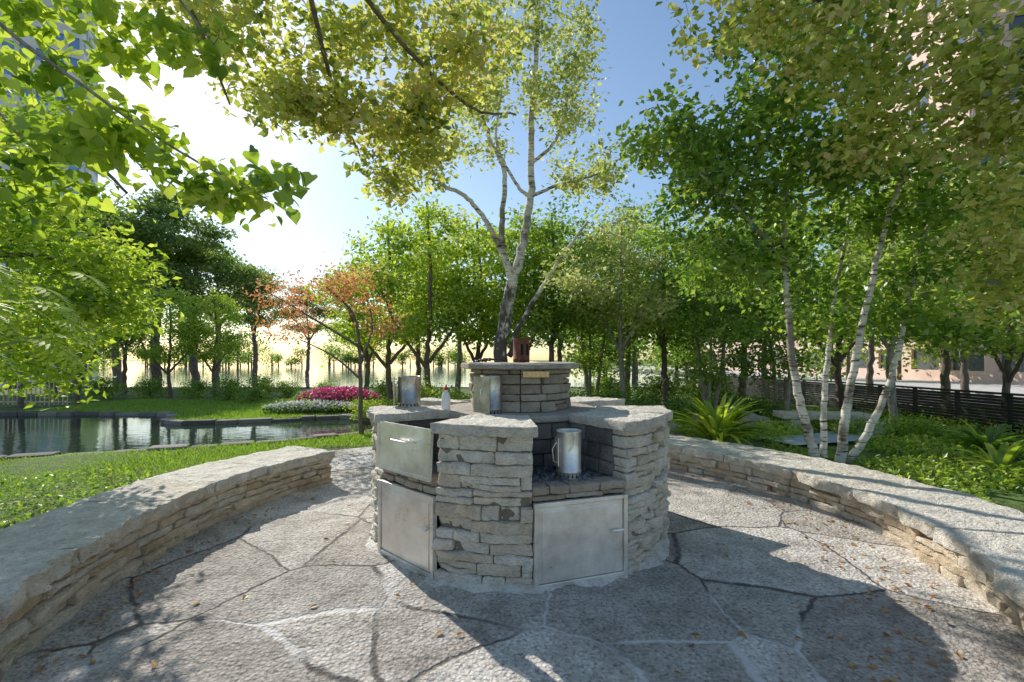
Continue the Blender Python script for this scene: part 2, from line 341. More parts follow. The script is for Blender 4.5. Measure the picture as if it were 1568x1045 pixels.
# ------------------------------------------------------------ seat walls
def seatwall(name,pts,side,H,capt,width,mat_face):
    root=empty(name); pf=splpath(pts,side,16); cp=splpath(pts,side,16)
    mb=MB(); courses(mb,pf,0,pf.L,0.0,H-capt,.035,.085,.14,.55,.16,.026,0,.007,.028,.008,split=.3,wob=.008)
    pe,ne=pf(np.array([0.,pf.L])); 
    for e in (0,1):
        a_=pe[e]; b_=pe[e]-ne[e]*width
        lp=linepath(a_,b_,1); mid=(a_+b_)/2; inner,_=pf(np.array([.5 if e==0 else pf.L-.5])); inner=inner[0]-ne[e]*width/2
        if np.dot(lp(np.array([.1]))[1][0],mid-inner)<0: lp=linepath(a_,b_,-1)
        courses(mb,lp,.02,width,0,H-capt,.045,.085,.16,.4,.1,.012,0,.006,.01,.008)
    mb.obj('wall_stones',[mat_face],root)
    mb=MB(); s_=np.linspace(.05,pf.L-.05,60); p,n=pf(s_); i0=p-n*.06; o0=p-n*(width-.04); k=len(s_)
    V=np.vstack([np.column_stack([q,np.full(k,z)]) for q,z in ((i0,0),(i0,H-capt-.004),(o0,H-capt-.004),(o0,-.05))]); j=np.arange(k-1)
    mb.add(V,np.vstack([np.stack([j+a*k,j+1+a*k,j+1+(a+1)*k,j+(a+1)*k],-1) for a in range(3)])); mb.obj('wall_core',[M_mortar],root)
    mb=MB(); s=-.03
    while s<pf.L:
        L=rng.uniform(.5,.95)
        if pf.L-(s+L)<.35: L=pf.L+.03-s
        stone(mb,cp,s+.007,s+L-.007,H-capt,H+rng.uniform(-.008,.008),width+.07,.036,0,rng.uniform(0,90),.007,.032,wob=.012,out=.038+rng.uniform(-.03,.03),topamp=.008)
        s+=L
    mb.obj('cap_stones',[M_cap],root)
seatwall('curved_stone_seat_wall',[(-2.20,5.55),(-2.50,4.9),(-2.67,4.1),(-2.67,3.2),(-2.50,2.45),(-2.25,1.8),(-1.9,1.2)],-1,.40,.095,.66,M_wall)
seatwall('curved_stone_seat_wall',[(1.2,7.1),(2.14,6.33),(2.85,5.3),(3.13,4.2),(3.05,3.32),(2.72,2.40),(2.3,1.7),(1.9,1.2)],1,.32,.095,.80,M_wall)
# ------------------------------------------------------------ barbecue
bbq=empty('stone_barbecue_grill'); D2=math.pi/180
opens=[18.5,107,162,212,257,317.5]; HALF=15.5; FLOOR=.655; TOP=1.0
mb=MB(); mbS=MB(); mbB=MB(); arc=arcpath(GC,GR); bodyR=GR-.03
def wedge(mb,a0,a1,r0,r1,z0,z1,mat=0):
    k=max(3,int((a1-a0)/4)); th=np.linspace(a0,a1,k)*D2; n=np.stack([np.sin(th),-np.cos(th)],-1); i_=GC+n*r0;o_=GC+n*r1
    V=np.vstack([np.column_stack([q,np.full(k,z)]) for q,z in ((i_,z0),(o_,z0),(o_,z1),(i_,z1))]); j=np.arange(k-1); f=[]
    for a in range(4): b=(a+1)%4; f.append(np.stack([j+a*k,j+a*k+1,j+b*k+1,j+b*k],-1))
    f=list(map(list,np.vstack(f))); mb.add(V,f,mat); mb.add(V,[[0,k,2*k,3*k],[k-1,4*k-1,3*k-1,2*k-1]],mat)
piers=[]
for i,o in enumerate(opens):
    nx_=opens[(i+1)%6]+(360 if i==5 else 0); piers.append((o+HALF,nx_-HALF))
for a0,a1 in piers:
    wedge(mbB,a0+.8,a1-.8,.5,bodyR,0,TOP-.003)
    courses(mb,arc,a0*D2*GR,a1*D2*GR,0,TOP,.045,.10,.12,.44,.13,.024,0,.007,.022,.009,step=.026,split=.3,wob=.010)
    for aa,sd in ((a0,-1),(a1,1)):
        n=np.array([math.sin(aa*D2),-math.cos(aa*D2)]); t=np.array([math.cos(aa*D2),math.sin(aa*D2)])
        lp=linepath(GC+n*.66-t*.0,GC+n*1.17,1)
        if np.dot(lp(np.array([.1]))[1][0],t*sd)<0: lp=linepath(GC+n*.66,GC+n*1.17,-1)
        courses(mbS,lp,0,.51,FLOOR,TOP,.09,.12,.14,.24,.05,.004,0,.008,.004,.008)
    n_=2 if a1-a0>40 else 1; w=(a1-a0+3)/n_; Rc=1.325; cpth=arcpath(GC,Rc)
    for k in range(n_):
        stone(mbS,cpth,(a0-1.5+k*w+.3)*D2*Rc,(a0-1.5+(k+1)*w-.3)*D2*Rc,TOP+.001,TOP+.07,.62,.034,1,rng.uniform(0,90),.007,.03,wob=.011,topamp=.007,r=rng.random())
courses(mbS,arcpath(GC,.68),0,2*math.pi*.68,FLOOR-.1,TOP,.09,.12,.18,.26,.09,.006,0,.008,.005,.008)
def disc(mb,c,R,z0,z1,mat,sides=40,nz=3,amp=.01,jit=0.):
    a=np.linspace(0,2*np.pi,sides,endpoint=False); V=[];F_=[]
    prof=[(0,z1),(R*.4,z1),(R*.75,z1),(R-.015,z1),(R,z1-.012),(R,z0+.01),(R-.02,z0),(0,z0)]
    for r_,z in prof:
        for t in a: 
            e=amp*noise.noise(Vector((math.cos(t)*4,math.sin(t)*4,z*9+R)))*(r_>R*.5); V.append((c[0]+(r_+e)*math.cos(t),c[1]+(r_+e)*math.sin(t),z+.5*e*(1 if z==z1 else 0)))
    for i in range(len(prof)-1):
        for j in range(sides): k=(j+1)%sides; F_.append([i*sides+j,(i+1)*sides+j,(i+1)*sides+k,i*sides+k])
    mb.add(V,F_,mat,.4)
disc(mbS,GC,.72,TOP+.003,TOP+.055,2,48)
disc(mbB,GC,.60,0,TOP-.005,0,32); 
courses(mbS,arcpath(GC,.455),0,2*math.pi*.455,TOP+.055,1.415,.05,.1,.12,.3,.1,.020,3,.008,.018,.008,split=.3)
disc(mbB,GC,.41,TOP,1.41,0,32)
disc(mbS,GC,.545,1.415,1.468,2,10,amp=.05)
mb.obj('stone_piers',[M_stone],bbq); mbS.obj('firebox_and_column',[M_soot,M_cap,M_grayslab,M_brown],bbq)
for o in opens:
    th=o*D2; n=np.array([math.sin(th),-math.cos(th),0]); t=np.array([math.cos(th),math.sin(th),0]); z=np.array([0,0,1.]); A=[t,n,z]
    dch=GR*math.cos(HALF*D2); hw=GR*math.sin(HALF*D2); C=np.array([*GC,0]); ch=C+n*dch
    wedge(mbB,o-HALF,o+HALF,.5,dch-.09,0,FLOOR-.012)
    mbB.add([*(C+n*.6-t*.36+z*FLOOR),*(C+n*.6+t*.36+z*FLOOR),*(ch-n*.03+t*hw+z*FLOOR),*(ch-n*.03-t*hw+z*FLOOR)],[[0,1,2,3]],1)
    lp=linepath((ch-t*(hw+.01))[:2],(ch+t*(hw+.01))[:2],1)
    ml=MB(); courses(ml,lp,.01,2*hw+.01,.572,FLOOR+.012,.035,.05,.12,.3,.14,.014,0,.006,.012,.008); ml.obj('lintel_stones',[M_brown],bbq)
    md=MB(); fw=.028; z0,z1=.012,.568
    for sx in (-1,1): md.box(ch+t*sx*(hw-fw/2)+z*(z0+z1)/2+n*.012,(fw/2,.018,(z1-z0)/2),0,A)
    for zz in (z0+fw/2,z1-fw/2): md.box(ch+z*zz+n*.0105,(hw-fw-.001,.016,fw/2),0,A)
    md.box(ch+z*(z0+z1)/2+n*.004,(hw-fw-.004,.012,(z1-z0)/2-fw-.004),0,A)
    md.box(ch+z*(z0+z1)/2+n*.020,(hw-fw-.03,.004,(z1-z0)/2-fw-.03),0,A)
    hx=ch+t*(hw-.075)+z*.34+n*.05
    tube(md,[hx-t*.055,hx+t*.03],.009,10,0,True); tube(md,[hx+t*.015-n*.035,hx+t*.015],.007,8,0,True)
    if o in (317.5,212):
        hz=.175; tilt=.05; n2=n*math.cos(tilt)+z*math.sin(tilt); z2=z*math.cos(tilt)-n*math.sin(tilt); A2=[t,n2,z2]; cc=ch+z*.85+n*.028
        md.box(cc,(hw-.01,.006,hz),0,A2)
        for sx in (-1,1): md.box(cc+t*sx*(hw-.02)+n2*.012,(.011,.0065,hz+.002),0,A2)
        for sz in (-1,1): md.box(cc+z2*sz*(hz-.008)+n2*.011,(hw-.034,.0055,.010),0,A2)
        hb=cc+z2*.06+n2*.05
        tube(md,[hb-t*.09-n2*.045,hb-t*.09,hb+t*.09,hb+t*.09-n2*.045],.008,10,0,True)
        tube(md,[hb+t*.15-n2*.045,hb+t*.15+z2*.03,hb+t*.15-z2*.05,hb+t*.15-z2*.05-n2*.045],.006,8,0,True)
    md.obj('steel_door',[M_steel],bbq,bevel=.003)
mbB.obj('mortar_core',[M_mortar,M_ash],bbq)
mb=MB(); o=18.5*D2; n=np.array([math.sin(o),-math.cos(o)]); t=np.array([math.cos(o),math.sin(o)])
for k in range(110):
    c=GC+n*rng.uniform(.75,1.17)+t*rng.normal(0,.17); s_=rng.uniform(.006,.022); ax=unit(rng.normal(0,1,(3,3))); mb.box([*c,FLOOR+s_*.5],(s_,s_*.7,s_*.5),0,ax)
mb.obj('charcoal_ash',[M_ash],bbq)
mb=MB(); k=220; a=np.linspace(0,2*np.pi,k,endpoint=False); V=[];
for (r_,z_) in ((1.24,.05),(1.285,.035),(1.33,.012)):
    for t_ in a:
        e=.07*noise.noise(Vector((math.sin(t_)*6,math.cos(t_)*6,2)))+.03*noise.noise(Vector((math.sin(t_)*25,math.cos(t_)*25,7)))
        rr=r_+(e if r_>1.3 else 0)-.035*(1 if any(abs(((math.degrees(t_)-oo+180)%360)-180)<13 for oo in opens) else 0)
        V.append((GC[0]+rr*math.sin(t_),GC[1]-rr*math.cos(t_),z_ if r_<1.3 else .004))
j=np.arange(k); f=np.vstack([np.stack([j+q*k,(j+1)%k+q*k,(j+1)%k+(q+1)*k,j+(q+1)*k],-1) for q in (0,1)]); mb.add(V,f,0,.5,True); mb.obj('mortar_skirt',[M_mortarL],bbq)
pth=8*D2; n=np.array([math.sin(pth),-math.cos(pth),0]);t=np.array([math.cos(pth),math.sin(pth),0]); mb=MB()
mb.box(np.array([*GC,1.375])+n*.49+t*.06,(.11,.006,.026),0,[t,n,[0,0,1]]); mb.obj('brass_plaque',[M_brass],bbq,bevel=.003)
# chimney starters
def starter(name,x,y,z,R,H,rot,mat,plate=False,cut=False):
    mb=MB(); k=40; a=np.linspace(0,2*np.pi,k,endpoint=False); V=[]
    prof=[(R,0),(R,H*.12),(R*1.03,H*.125),(R*1.03,H*.14),(R,H*.145),(R,H*.97),(R*1.025,H),(R*.98,H),(R*.97,H*.97),(R*.97,H*.18),(0,H*.18)]
    for r_,z_ in prof: V+= [(r_*math.cos(t),r_*math.sin(t),z_) for t in a]
    f=[]
    for i in range(len(prof)-1):
        for j in range(k): kk=(j+1)%k; f.append([i*k+j,i*k+kk,(i+1)*k+kk,(i+1)*k+j])
    mb.add(V,f,0,.5,True)
    for j in range(18):
        t0=j/18*2*np.pi; w=.09
        mb.add([(R*1.012*math.cos(t0-w),R*1.012*math.sin(t0-w),.006),(R*1.012*math.cos(t0+w),R*1.012*math.sin(t0+w),.006),(R*1.012*math.cos(t0),R*1.012*math.sin(t0),H*.115)],[[0,1,2]],1)
    if cut:
        for t0 in (-1.9,-1.2,-.5,1.,2.): 
            w=.16; q=[(R*1.035*math.cos(t0+d),R*1.035*math.sin(t0+d),zz) for d,zz in ((-w,H*.3),(w,H*.3),(w,H*.75),(-w,H*.75))]; mb.add(q,[[0,1,2,3]],1)
    else:
        hR=R+.03
        tube(mb,[(-R,0,H*.80),(-hR-.012,0,H*.62),(-hR-.004,0,H*.36),(-R,0,H*.30)],.0045,8,2,False)
        mb.box((-R-.008,0,H*.55),(.003,.028,H*.30),0)
        tube(mb,catmull([(0,-R,H*.9),(-.03,-R-.03,H*.72),(-.06,-R-.02,H*.6)],4),.003,6,2)
    if plate: mb.box((-R-.03,0,H*.52),(.003,.085,H*.46),0)
    ob=mb.obj(name,[mat,M_darkslot,M_steel]); ob.location=(x,y,z); ob.rotation_euler=(0,0,rot); return ob
p=P(871,728,3.27); starter('charcoal_chimney_starter',p[0],p[1],FLOOR+.006,.088,.33,.35,M_steel)
starter('charcoal_chimney_starter',-.17,3.70,TOP+.057,.085,.31,.9,M_steeld,True)
starter('charcoal_chimney_starter',-.93,4.12,TOP+.077,.10,.27,.2,M_steeld,True)
starter('rusty_chimney_vent',.085,4.16,1.472,.075,.22,.4,M_rust,False,True)
mb=MB(); prof=[(0,0),(.036,0),(.038,.01),(.038,.12),(.03,.15),(.014,.168),(.014,.18)]; k=20
def lathe(mb,prof,mat,k=20):
    a=np.linspace(0,2*np.pi,k,endpoint=False); V=[(r_*math.cos(t),r_*math.sin(t),z_) for r_,z_ in prof for t in a]; f=[[i*k+j,i*k+(j+1)%k,(i+1)*k+(j+1)%k,(i+1)*k+j] for i in range(len(prof)-1) for j in range(k)]; mb.add(V,f,mat,.5,True)
lathe(mb,prof,0); lathe(mb,[(.016,.178),(.017,.20),(.008,.205),(.006,.225),(0,.226)],1)
b_=mb.obj('lighter_fluid_bottle',[M_white,M_red]); b_.location=(-.57,3.93,TOP+.057)
mb=MB()
for q in range(3):
    a=np.linspace(0,2*np.pi,18); tube(mb,np.column_stack([.05*np.cos(a)+q*.035,.04*np.sin(a),.012+.008*q+.006*np.sin(a*3)]),.007,6)
tube(mb,[(.08,0,.02),(.16,-.03,.03),(.22,-.02,.012)],.006,6); c_=mb.obj('coiled_wire_tongs',[M_black]); c_.location=(-.28,4.12,1.474)
# ------------------------------------------------------------ fallen leaves
mb=MB(); N=340; q=[]
for k in range(N):
    if k<170: th=rng.uniform(-1.2,.9); rad=rng.normal(2.74,.17); q.append((.0+rad*math.cos(th),4.2+rad*math.sin(th)))
    elif k<230: yy=rng.uniform(2,5.4); q.append((np.interp(yy,[2,2.45,3.2,4.1,5.4],[-2.3,-2.45,-2.62,-2.6,-2.2])+abs(rng.normal(0,.12))+.05,yy))
    else: q.append((rng.uniform(-2.4,2.8),rng.uniform(2.0,6)))
q=np.array(q); d=np.hypot(q[:,0]-GC[0],q[:,1]-GC[1]); q=q[(d>1.36)]
leaves(mb,np.column_stack([q,np.full(len(q),.014)]),.038,0,.6,'h',None,.25,.0,var=.3); mb.obj('fallen_leaves',[L_fall])
# ------------------------------------------------------------ trees
T=lambda l,Y:[P(a,b,Y+c) for a,b,c in l]
Yb=8.6
stems=[([P(766,645,Yb)*[1,1,0]+[0,0,0.]]+T([(768,540,0),(776,470,0),(784,432,0)],Yb),.15,.11),
 (T([(784,432,0),(800,375,0),(812,300,.1),(813,200,.2),(820,100,.1),(824,0,0),(815,-120,0)],Yb),.10,.03),
 (T([(784,432,0),(770,380,-.1),(768,335,-.3),(772,260,-.3),(745,200,-.5),(735,120,-.5),(750,20,-.4)],Yb),.075,.02),
 (T([(768,385,-.1),(745,340,-.3),(712,300,-.5),(680,284,-.7),(655,250,-.9),(630,215,-1)],Yb),.055,.02),
 (T([(812,303,.1),(790,280,0),(760,215,-.2),(770,120,0),(760,60,0)],Yb),.04,.015),
 (T([(814,300,.1),(850,285,0),(890,275,-.2),(925,262,-.3)],Yb),.04,.012),
 (T([(814,250,.2),(850,215,0),(870,150,-.2),(900,90,-.3)],Yb),.04,.012),
 (T([(780,545,.3),(795,500,.5),(830,440,.9),(870,380,1.2),(900,340,1.3)],Yb),.06,.03)]
crown=[(P(800,60,Yb),(1.5,1.3,1.2),76),(P(720,170,Yb-.5),(.9,1.,.9),38),(P(870,150,Yb),(.75,.9,1.0),44),(P(900,270,Yb),(.8,.8,.6),30),(P(650,240,Yb-.8),(.6,.6,.5),24),(P(790,-60,Yb),(1.6,1.5,1.),40),(P(900,50,Yb),(.4,.6,.7),14),(P(880,430,Yb+1),(1.,.8,.6),26)]
tree('birch_tree',stems,crown,42,.095,.14,[B_birch2,L_birch],11,.72,start=.45)
Yr=6.1; b0=P(1278,700,Yr); b0[2]=.05
def st(l,Y=Yr): return [P(a,b,Y+c) for a,b,c in l]
stems=[([b0+[-.22,0,0]]+st([(1232,640,0),(1214,560,0),(1206,450,.1),(1200,340,.2),(1215,200,.2),(1225,60,.2)]),.066,.02),
 ([b0+[-.08,.1,0]]+st([(1262,620,.3),(1268,540,.4),(1280,440,.5),(1300,330,.5),(1290,200,.6)]),.05,.015),
 ([b0+[.03,-.05,0]]+st([(1296,630,-.1),(1308,560,-.1),(1328,460,-.2),(1352,360,-.2),(1390,240,-.3),(1400,100,-.3)]),.066,.018),
 ([b0+[.2,.05,0]]+st([(1345,630,0),(1375,540,.1),(1395,440,.2),(1430,320,.3),(1480,220,.3)]),.055,.016),
 (st([(1205,400,.1),(1150,340,0),(1100,290,-.2),(1050,250,-.3)]),.03,.01)]
crown=[(P(1200,220,Yr),(1.1,1.1,1.1),80),(P(1080,250,Yr),(.75,.8,.8),52),(P(1010,200,Yr),(.45,.5,.5),20),(P(1330,250,Yr),(1.1,1.1,1.2),76),(P(1460,330,Yr),(.9,1.,1.1),62),(P(1130,400,Yr+.4),(.9,.8,.6),50),(P(1300,460,Yr+.6),(1.2,.8,.6),54),(P(1460,490,Yr+.4),(.9,.8,.5),42),(P(1230,60,Yr),(1.1,1.,.9),55)]
tree('birch_tree',stems,crown,46,.11,.16,[B_birch,L_green],12,.7,start=.35)
stems=[([(5.6,.6,0),(5.5,.9,1.8),(5.3,1.5,3.2)],.16,.12),([(5.3,1.5,3.2),(4.8,3,4.6),(4.2,4.2,5.2),(3.2,5,5.4)],.09,.02),([(5.3,1.5,3.2),(5.2,3,4.2),(4.9,4.4,4.4)],.07,.02)]
crown=[(P(1250,40,4.8),(1.0,.8,.7),60),(P(1440,60,4.4),(1.0,.8,.9),72),(P(1560,200,4.4),(.6,.7,.8),50),(P(1540,400,4.6),(.45,.6,.7),40),(P(1110,20,5),(.6,.7,.5),30),(P(1350,200,4.8),(.7,.5,.5),26)]
tree('maple_tree',stems,crown,32,.10,.14,[B_dark,L_olive],13,.7,start=.6)
stems=[([(-2.6,-1.6,0),(-2.5,-1.4,2.2),(-2.2,-.6,4.2)],.18,.14),([(-2.2,-.6,4.2),(-2.0,1.5,5.2),(-1.7,3.4,5.1),(-1.2,4.6,4.8),(-.5,5.2,4.4),(.05,5.4,4.4)],.05,.01),([(-2.0,1.5,5.2),(-2.6,3,4.9),(-2.9,4.2,4.6),(-3.1,5,4.3)],.035,.01),([(-1.7,3.4,5.1),(-1.9,4.8,4.4),(-1.8,5.4,3.9)],.03,.01)]
crown=[(P(600,60,5),(1.0,.7,.5),54),(P(420,60,4.8),(.9,.7,.55),48),(P(560,170,5.1),(.75,.6,.4),42),(P(640,215,5.2),(.6,.5,.35),30),(P(740,70,5.3),(.45,.5,.6),26),(P(300,20,4.8),(.6,.6,.4),26),(P(450,165,4.8),(.5,.4,.3),24),(P(590,275,5.3),(.3,.3,.2),14),(P(690,140,5.3),(.5,.4,.4),20)]
tree('elm_tree',stems,crown,34,.10,.13,[B_dark,L_olive],14,.66,start=.7)
stems=[([(-3.6,-.6,0),(-3.5,-.4,1.8),(-3.2,.4,3.2)],.14,.1),([(-3.2,.4,3.2),(-2.9,1.5,3.6),(-2.6,2.3,3.2),(-2.0,2.6,2.75),(-1.45,2.7,2.45)],.02,.004),([(-2.9,1.5,3.6),(-3.2,2.5,3.3),(-3.1,3,2.8)],.018,.004),([(-2.9,1.5,3.6),(-2.2,2.6,3.8),(-1.9,3,3.5)],.018,.004)]
crown=[(P(60,150,2.7),(.45,.4,.5),25),(P(180,215,2.7),(.4,.3,.2),22),(P(340,285,2.75),(.46,.25,.11),26),(P(120,20,2.7),(.5,.4,.25),22),(P(20,280,2.9),(.35,.3,.25),18),(P(250,60,2.9),(.4,.3,.2),10)]
tree('linden_tree',stems,crown,13,.08,.085,[B_gray,L_bright],15,.95,'h',start=.75,tilt=.5,droop=.6,tw=.8)
stems=[([(-6.6,4.0,0),(-6.4,4.2,1.6),(-6.2,4.3,3)],.14,.1),([(-6.2,4.3,3),(-5.6,4.6,3.8),(-4.9,5,3.9),(-4.4,5.2,3.4)],.07,.015),([(-6.4,4.2,1.6),(-5.8,4.5,2.4),(-5,4.9,2.6),(-4.5,5.1,2.3)],.05,.012)]
crown=[((-5.6,4.7,3.9),(.9,.7,.8),50),((-5.2,5.0,2.9),(.8,.6,.6),50),((-4.75,5.2,2.1),(.55,.5,.45),38),((-5.6,5,1.9),(.7,.6,.4),40),((-4.5,5.3,2.6),(.3,.3,.3),14),((-5.3,5,1.4),(.5,.5,.35),24)]
tree('ash_tree',stems,crown,50,.10,.15,[B_dark,L_bright],16,.5,start=.5)
mb=MB(); tube(mb,catmull([(-4.3,1.6,0),(-4.1,2.0,1.0),(-3.6,2.5,1.75),(-3.2,2.8,2.0)],6),np.linspace(.03,.008,19),8)
R=np.random.default_rng(5); tube(mb,catmull([(-3.9,2.2,1.4),(-3.5,2.7,1.5),(-3.1,3.,1.65)],6),np.linspace(.02,.008,13),8)
for k in range(30):
    o_=np.array([R.uniform(-3.7,-3.05),R.uniform(2.6,3.2),R.uniform(1.6,2.15)]); az=R.uniform(-1.2,1.2); Lr=R.uniform(.3,.5); t=np.linspace(0,1,12)
    pts=o_+np.column_stack([np.cos(az)*Lr*t,np.sin(az)*Lr*t*.7,.12*Lr*t*2-Lr*.75*t**2]); tube(mb,pts,np.linspace(.003,.001,12),4)
    tg=unit(np.gradient(pts,axis=0)); sd=unit(np.cross(tg,[0,0,1.])); 
    for sg in (-1,1):
        a_=unit(sd*sg+tg*.55+np.array([0,0,-.25])); l_=(.12*np.sin(np.pi*(t*.85+.12)))[:,None]
        V=np.stack([pts,pts+a_*l_*.4+tg*.018,pts+a_*l_,pts+a_*l_*.4-tg*.018],1); mb.add(V,np.arange(48).reshape(12,4),1,R.uniform(.3,.9,12))
mb.obj('sumac_shrub',[B_green,L_bright])
Yo=9.2; b0=P(553,668,Yo); b0[2]=0
stems=[([b0]+[P(a,b,Yo) for a,b in ((552,600),(550,530),(540,480),(500,440))],.05,.02),([P(551,560,Yo),P(570,500,Yo+.2),P(560,450,Yo+.3)],.03,.012),([P(548,530,Yo),P(500,500,Yo-.2),P(450,470,Yo-.2),P(415,450,Yo-.2)],.03,.01),([P(552,580,Yo),P(510,545,Yo),P(460,520,Yo)],.025,.01)]
crown=[(P(470,450,Yo),(1.1,.8,.5),50),(P(540,430,Yo),(.7,.6,.5),30),(P(440,500,Yo),(.7,.6,.3),20),(P(580,480,Yo+.2),(.5,.5,.5),18)]
tree('sumac_tree',stems,crown,26,.09,.16,[B_dark,L_orange],17,.4,start=.5)
def bgvar(nm_,seed,stems,crown,per,size,spread,mats,flat=.7): return tree(nm_,stems,crown,per,size,spread,mats,seed,link=False,start=.3,flat=flat).data
V1=bgvar('v1',21,[([(0,0,0),(.1,0,1.5),(0,.1,3),(.1,0,5.5)],.11,.03),([(.05,0,1.8),(.8,.2,3),(1.2,.3,4)],.05,.015),([(.05,0,2.),(-.7,-.2,3.2),(-1.1,-.3,4.2)],.05,.015)],
  [((0,0,4.4),(1.6,1.6,1.7),90),((.9,.2,3.2),(1.,1.,.8),32),((-.9,-.2,3.),(1.,1,.9),32),((0,.3,2.3),(1.2,1.2,.5),22)],38,.13,.19,[B_dark,L_green])
V2=bgvar('v2',22,[([(0,0,0),(-.2,0,1.5),(-.35,.1,3),(-.4,0,5.2)],.07,.02),([(.1,.1,0),(.3,0,1.5),(.5,.2,3.2),(.6,.2,4.8)],.06,.02),([(0,-.1,0),(.05,-.3,2),(.1,-.4,4)],.05,.02)],
  [((0,0,4.3),(1.3,1.3,1.3),64),((-.4,0,2.9),(1.1,1.1,.9),42),((.6,0,2.5),(1.,1.,.8),36),((0,0,1.5),(1.2,1.1,.5),24)],40,.12,.19,[B_gray,L_green])
V3=bgvar('v3',23,[([(0,0,0),(.1,0,1.5),(.1,.1,2.6)],.15,.11),([(.1,.1,2.6),(.9,.3,3.8),(1.8,.4,4.6)],.08,.02),([(.1,.1,2.6),(-.8,0,3.9),(-1.9,-.2,4.6)],.08,.02),([(.1,.1,2.6),(.1,-.2,4.4),(0,0,6.)],.08,.02)],
  [((0,0,5.4),(1.5,1.5,.4),54),((1.4,.2,4.6),(1.3,1.3,.35),56),((-1.5,0,4.5),(1.4,1.3,.35),56),((.3,0,3.5),(2.,1.8,.35),60),((-.5,0,6.1),(.8,.8,.4),24),((0,0,4.6),(1.2,1.2,1.),20)],50,.13,.22,[B_dark,L_dark],.4)
V4=bgvar('v4',24,[([(0,0,0),(.1,0,1.2),(0,.1,2.4),(.1,0,4.8)],.09,.03),([(.05,0,1.),(.8,.2,2),(1.2,.3,3)],.05,.015),([(.05,0,1.2),(-.7,-.2,2.2),(-1.1,-.3,3.2)],.05,.015)],
  [((0,0,3.9),(1.3,1.3,1.1),66),((1.,.2,3.),(1.,1.,.4),34),((-1.,-.2,2.6),(1.,1,.4),34),((.2,.3,2.0),(1.3,1.2,.35),32)],44,.115,.17,[B_dark,L_bright],.45)
V5=bgvar('v5',27,[([(0,0,0),(.1,0,1.5),(0,.1,3),(.1,0,5.5)],.10,.03),([(.05,0,1.8),(.8,.2,3),(1.2,.3,4)],.05,.015),([(.05,0,2.),(-.7,-.2,3.2),(-1.1,-.3,4.2)],.05,.015)],
  [((0,0,4.5),(1.5,1.5,1.5),66),((.9,.2,3.2),(1.,1.,.6),28),((-.9,-.2,3.),(1.,1,.6),28)],38,.125,.17,[B_gray,L_birch])
Vb=bgvar('vb',25,[([(0,0,0),(.1,0,.3),(.2,.1,.6)],.03,.01),([(0,0,0),(-.2,0,.3),(-.3,.1,.6)],.03,.01)],[((0,0,.45),(.6,.55,.4),50)],50,.07,.12,[B_dark,L_green])
Vb2=bgvar('vb2',26,[([(0,0,0),(.1,0,.3),(.2,.1,.6)],.03,.01),([(0,0,0),(-.2,0,.3),(-.3,.1,.6)],.03,.01)],[((0,0,.4),(.6,.55,.35),50)],50,.065,.12,[B_dark,L_bright])
R=np.random.default_rng(99)
def inst(name,me,px,Y,s,z=0,sz=None):
    o=bpy.data.objects.new(name,me); scene.collection.objects.link(o); o.location=((px-CX)/F*Y,Y,z-.03); o.rotation_euler=(0,0,R.uniform(0,6.28)); o.scale=(s,s,s*(sz or R.uniform(.92,1.1)))
for px,Y,s,v in [(600,13.5,1.15,V4),(660,12.3,1.1,V4),(735,14.5,1.2,V4),(800,13,1.1,V4),(850,12.5,.98,V1),(905,14,1.05,V2),(955,11.5,.9,V5),(1020,12.6,1.0,V1),(1085,10.6,.9,V2),(1135,13.5,1.1,V1),(1200,10.4,.95,V2),(1290,12.6,1.15,V4),(1370,9.8,.9,V5),(1450,12,1.1,V1),(1540,10.,.95,V4),
    (560,19,1.3,V4),(640,20,1.25,V1),(700,17,1.25,V5),(860,19,1.25,V1),(960,17,1.15,V1),(1060,18,1.2,V2),(1170,18,1.3,V1),(1330,19,1.3,V1),(1480,18,1.3,V1),
    (262,17,.85,V4),(330,18.5,.85,V4),(120,15,.85,V4),(30,14,.9,V4),(190,20,1.0,V1)]:
    inst('maple_tree' if v in (V1,V4) else ('birch_tree' if v is V5 else 'serviceberry_tree'),v,px,Y,s)
for px,Y,s in [(240,24,1.6),(120,22,1.5),(330,30,1.5),(20,24,1.6),(390,34,1.3),(180,28,1.5),(300,26,1.45),(470,38,1.1)]: inst('honey_locust_tree',V3,px,Y,s)
for px,Y,s in [(90,19,1.1),(160,17.5,1.0),(230,18,1.),(300,17,.9),(350,16.5,.95),(400,17.5,1.),(440,18,.8),(500,17,.8),(385,15.8,.7),(590,15,1.),(880,10.5,.9),(925,10.8,1.),(980,10.2,.9),(1050,9.6,.9),(1120,11,1.),(1170,10.5,.8),(830,11,1.),(1010,14,1.3),(930,14.5,1.3),(1080,14,1.3)]: inst('shrub',Vb,px,Y,s)
for px,Y,s in [(655,11.5,1.1),(600,10.8,.8),(700,11,1.),(560,11.5,.7),(1380,7.9,.7),(1300,8.4,.6),(1450,7.6,.6),(960,9.4,.6)]: inst('shrub',Vb2,px,Y,s)
mb=MB(); R2=np.random.default_rng(3)
for x0,x1,Y,h,n in ((4,40,32,7,18),(-75,-30,55,9,16),(-100,-5,90,4.5,60)):
    for k in range(n):
        x=R2.uniform(x0,x1); hh=h*R2.uniform(.5,1.2); yy=Y+R2.uniform(-4,4); tube(mb,[(x,yy,0),(x,yy,hh*.6)],[.15,.06],6); m_=500 if Y>80 else 1200
        for q in range(3):
            cc=np.array([x,yy,hh*R2.uniform(.45,.75)])+R2.normal(0,hh*.18,3); d=unit(R2.normal(0,1,(m_//3,3)))*R2.random((m_//3,1))**.4
            leaves(mb,cc+d*[hh*.4,hh*.3,hh*.28]+R2.normal(0,.15,(m_//3,3)),.34,1,.7,base=R2.uniform(.25,.75))
